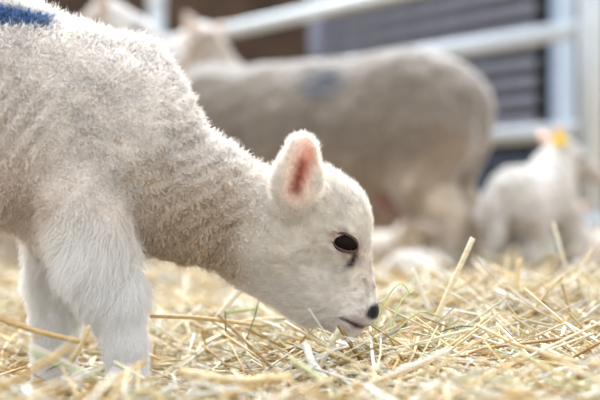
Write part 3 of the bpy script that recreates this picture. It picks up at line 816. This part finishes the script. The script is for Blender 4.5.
# ------------------------------------------------------------------ sheep behind
EW = np.array((0.165, 0.132, 0.102)); EWF = np.array((0.72, 0.66, 0.60))
def small_ear(fld, a, b, r, sy, k=0.006, g=3): fld.add(a, r * 0.8, b, r * 0.5, sy, k, g); fld.add((np.asarray(a) + np.asarray(b)) / 2, r, None, None, sy, k, g)
def make_ewe(loc, rz, pose, label, mark=None, mirror=False, tone=1.0, face=EWF, lift=0.0):
    root = empty('ewe', loc, rz); tag(root, label, 'sheep', 'grown sheep standing behind the lamb')
    f = Field((-1.05, -0.28, -0.02), (0.62, 0.28, 1.08), 0.0125)
    A = lambda p, ra, q=None, rb=None, sy=1.0, k=0.04, g=0: f.add(p, ra, q, rb, sy, k, g)
    A((-0.30, 0, 0.47), 0.175, (0.22, 0, 0.475), 0.185, 0.92)
    A((0.20, 0, 0.50), 0.165, (0.31, 0, 0.485), 0.155, 0.95)
    A((-0.10, 0, 0.42), 0.16, (0.12, 0, 0.42), 0.16, 1.15)
    A((0.27, 0, 0.56), 0.10, (0.37, 0, 0.52), 0.085, 1.3, 0.05)        # hips
    A((0.37, 0, 0.50), 0.07, (0.43, 0, 0.40), 0.035, 0.8)             # dock
    for s in (-1, 1):
        A((0.31, s * 0.085, 0.42), 0.135, (0.30, s * 0.10, 0.30), 0.085, 0.75, 0.03)
        A((0.30, s * 0.10, 0.30), 0.08, (0.405, s * 0.105, 0.205), 0.04, 0.8, 0.03, 1)
        A((0.405, s * 0.105, 0.205), 0.037, (0.375, s * 0.105, 0.035), 0.026, 0.9, 0.015, 1)
        A((-0.30, s * 0.10, 0.40), 0.12, (-0.32, s * 0.115, 0.27), 0.062, 0.7, 0.03)
        A((-0.32, s * 0.115, 0.27), 0.052, (-0.31, s * 0.115, 0.16), 0.034, 0.9, 0.02, 1)
        A((-0.31, s * 0.115, 0.16), 0.032, (-0.31, s * 0.115, 0.035), 0.027, 0.9, 0.015, 1)
    A((0.19, 0, 0.285), 0.07, (0.24, 0, 0.275), 0.065, 1.0, 0.03, 4)      # udder
    if pose == 'graze':
        A((-0.36, 0, 0.50), 0.15, (-0.60, 0, 0.40), 0.10, 0.85, 0.04); A((-0.60, 0, 0.40), 0.09, (-0.70, 0, 0.32), 0.075, 0.9)
        hb, hm = np.array((-0.72, 0, 0.30)), np.array((-0.84, 0, 0.13))
    else:
        A((-0.36, 0, 0.50), 0.155, (-0.50, 0, 0.66), 0.105, 0.85, 0.05); A((-0.50, 0, 0.66), 0.10, (-0.57, 0, 0.77 + lift), 0.075, 0.9)
        hb, hm = np.array((-0.60, 0, 0.80 + lift)), np.array((-0.79, 0, 0.70 + lift))
    A(hb, 0.072, hb * 0.6 + hm * 0.4, 0.062, 0.9, 0.03, 2); A(hb * 0.6 + hm * 0.4, 0.06, hm, 0.036, 0.85, 0.02, 2)
    A(hm + (0.01, 0, -0.012), 0.03, None, None, 1.1, 0.012, 2)
    up = np.array((0.03, 0, 0.04))
    for s in (-1, 1):
        b0 = hb + np.array((0.015, s * 0.055, 0.03)); b1 = hb + np.array((0.03, s * 0.135, 0.075 if pose != 'graze' else 0.01))
        A(b0, 0.022, b1, 0.014, 1.0, 0.012, 3); A((b0 + b1) / 2, 0.027, None, None, 1.0, 0.01, 3)
        A(hb * 0.55 + hm * 0.45 + np.array((0, s * 0.046, 0.022)), 0.016, None, None, 1, 0.012, 2)
    V, Q, nr, g = f.mesh(1)
    n1 = vnoise(V, 26, 41); n2 = vnoise(V, 9, 42)
    V = V + nr * ((n1 - 0.5) * 0.012 * ((g == 0) | (g == 4)))[:, None]
    c = np.tile(EW * tone, (len(V), 1)) * (0.82 + 0.3 * n2[:, None])
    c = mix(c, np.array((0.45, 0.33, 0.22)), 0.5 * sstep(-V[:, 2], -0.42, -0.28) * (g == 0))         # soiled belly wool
    c = mix(c, np.array((0.30, 0.21, 0.14)), 0.8 * np.exp(-((V[:, 0] - 0.42) ** 2 + (V[:, 2] - 0.36) ** 2) / 0.07 ** 2))
    c[g == 1] = np.array((0.52, 0.42, 0.32)) * (0.8 + 0.4 * n1[g == 1][:, None])
    c[g == 2] = face; c[g == 3] = face * np.array((1.0, 0.9, 0.86)); c[g == 4] = (0.30, 0.13, 0.10)
    if mark is not None:
        mm = np.exp(-(((V[:, 0] - mark[0]) / 0.062) ** 2 + ((V[:, 2] - mark[1]) / 0.046) ** 2) ** 2) * (V[:, 1] < 0)
        c = mix(c, np.array((0.012, 0.02, 0.045)), np.clip(mm * (0.7 + 0.6 * n1), 0, 0.97))
    mesh_obj('body', V, Q, M_EWE, root, cols=np.clip(c, 0, 0.95))
    for s in (-1, 1):
        bm = bmesh.new(); bmesh.ops.create_uvsphere(bm, u_segments=14, v_segments=10, radius=0.014)
        e = bm_obj('eye', bm, M_EYE, root, True); e.location = hb * 0.58 + hm * 0.42 + np.array((0, s * 0.052, 0.022))
        for (x, y) in ((0.375, s * 0.105), (-0.31, s * 0.115)):
            hoof(root, np.zeros(3), (x, y, 0.0), 0.030, -1)
    return root
make_ewe((0.075, 3.96, 0), math.radians(-20), 'graze', 'large beige ewe standing behind the lamb, dark blue mark on its side', mark=(0.035, 0.575))
make_ewe((0.17, 4.78, 0), math.radians(-28), 'up', 'ewe with raised head and pricked ear behind the blue-marked ewe\'s back', tone=2.1, lift=0.05)
make_ewe((-1.17, 4.22, 0), math.radians(180 + 6), 'up', 'pale ewe at upper left, head held high above the lamb\'s back', tone=2.1, face=np.array((0.62, 0.58, 0.55)))

LW = np.array((0.62, 0.56, 0.50))
def make_far_lamb(loc, rz, pose, label, tagged=False, sc=1.0, tone=1.0, yaw=0.0):
    """local frame: head toward +x"""
    root = empty('young_lamb', loc, rz); root.scale = (sc, sc, sc); tag(root, label, 'lamb', 'young lambs behind')
    f = Field((-0.30, -0.16, -0.02), (0.36, 0.16, 0.52), 0.0075)
    A = lambda p, ra, q=None, rb=None, sy=1.0, k=0.02, g=0: f.add(p, ra, q, rb, sy, k, g)
    if pose == 'stand':
        A((-0.13, 0, 0.235), 0.082, (0.08, 0, 0.245), 0.078, 0.85)
        for s in (-1, 1):
            A((-0.14, s * 0.045, 0.20), 0.06, (-0.115, s * 0.05, 0.14), 0.036, 0.8); A((-0.115, s * 0.05, 0.14), 0.034, (-0.155, s * 0.05, 0.10), 0.021, 1, 0.012, 1)
            A((-0.155, s * 0.05, 0.10), 0.020, (-0.145, s * 0.05, 0.02), 0.016, 1, 0.01, 1)
            A((0.09, s * 0.045, 0.20), 0.045, (0.09, s * 0.05, 0.11), 0.025, 0.9, 0.012, 1); A((0.09, s * 0.05, 0.11), 0.023, (0.09, s * 0.05, 0.02), 0.017, 1, 0.01, 1)
        A((0.05, 0, 0.265), 0.078, (0.14, 0, 0.34), 0.054, 0.85)
        hb, hm = np.array((0.165, 0, 0.355)), np.array((0.265, 0, 0.295))
        A((-0.21, 0, 0.26), 0.02, (-0.235, 0, 0.13), 0.018, 1, 0.012, 1)
    else:
        A((-0.13, 0, 0.075), 0.075, (0.07, 0, 0.08), 0.072, 1.1)
        for s in (-1, 1):
            A((-0.12, s * 0.08, 0.05), 0.045, (-0.03, s * 0.10, 0.03), 0.022, 1, 0.015, 1); A((-0.03, s * 0.10, 0.028), 0.02, (-0.10, s * 0.115, 0.02), 0.015, 1, 0.01, 1)
            A((0.09, s * 0.05, 0.04), 0.030, (0.18, s * 0.055, 0.022), 0.018, 1, 0.012, 1)
        if pose == 'lie':
            A((0.09, 0, 0.10), 0.06, (0.14, 0, 0.17), 0.043, 0.9); hb, hm = np.array((0.15, 0, 0.19)), np.array((0.25, 0, 0.15))
        else:
            A((0.08, 0, 0.08), 0.06, (0.16, 0, 0.075), 0.045, 0.9); hb, hm = np.array((0.17, 0, 0.075)), np.array((0.265, 0, 0.035))
    cy, sy_ = math.cos(yaw), math.sin(yaw)
    turn = lambda v: np.array((v[0] * cy - v[1] * sy_, v[0] * sy_ + v[1] * cy, v[2]))
    hm = hb + turn(hm - hb)
    A(hb, 0.043, hb * 0.55 + hm * 0.45, 0.036, 0.92, 0.012, 2); A(hb * 0.55 + hm * 0.45, 0.034, hm, 0.020, 0.9, 0.012, 2)
    for s in (-1, 1):
        b0 = hb + turn((-0.015, s * 0.03, 0.02)); b1 = hb + turn((-0.035, s * 0.075, 0.062 if tagged else 0.04))
        A(b0, 0.014, b1, 0.010, 1, 0.006, 3); A((b0 + b1) / 2, 0.019, None, None, 1, 0.006, 3)
    V, Q, nr, g = f.mesh(1)
    n1 = vnoise(V, 60, 51); n2 = vnoise(V, 16, 52)
    V = V + nr * ((n1 - 0.5) * 0.006 * (g == 0))[:, None]
    c = np.tile(LW * tone, (len(V), 1)) * (0.88 + 0.2 * n2[:, None])
    c[g == 3] = np.array((0.80, 0.50, 0.36))
    mz = np.exp(-((V - hm) ** 2).sum(1) / 0.026 ** 2); c = mix(c, np.array((0.35, 0.26, 0.24)), 0.7 * mz)
    mesh_obj('body', V, Q, M_EWE, root, cols=np.clip(c, 0, 0.95))
    for s in (-1, 1):
        bm = bmesh.new(); bmesh.ops.create_uvsphere(bm, u_segments=12, v_segments=8, radius=0.008)
        e = bm_obj('eye', bm, M_EYE, root, True); e.location = hb * 0.6 + hm * 0.4 + turn((0, s * 0.032, 0.012))
        if pose == 'stand':
            for (x, y) in ((-0.145, s * 0.05), (0.09, s * 0.05)): hoof(root, np.zeros(3), (x, y, 0.0), 0.017, 1)
    if tagged:
        bm = bmesh.new(); box_bm(bm, (0.008, 0.030, 0.034), Matrix.Identity(4), 0.003)
        o = bm_obj('ear_tag', bm, M_TAGY, root); o.location = hb + turn((-0.03, -0.068, 0.035)); o.rotation_euler = (0, 0, math.pi / 2 + yaw); o['label'] = 'yellow plastic ear tag'
    return root
q = P(537, 229, 3.72); make_far_lamb((q[0], q[1], 0.0), math.radians(58), 'stand', 'standing white lamb with yellow ear tag at the right', True, sc=1.08, tone=0.72, yaw=math.radians(-50))
q = P(598, 229, 4.25); make_far_lamb((q[0] + 0.03, q[1], 0.02), math.radians(200), 'lie', 'white lamb lying behind the lamb with the ear tag')
q = P(385, 229, 5.22); make_far_lamb((q[0], q[1], 0.02), math.radians(-50), 'lie', 'white lamb lying in the shade beyond the ewe\'s belly', tone=1.3)
q = P(414, 229, 3.5); make_far_lamb((q[0], q[1], 0.015), math.radians(75), 'curl', 'small white lamb curled up in front of the ewe\'s hind legs', sc=0.74, tone=0.95)
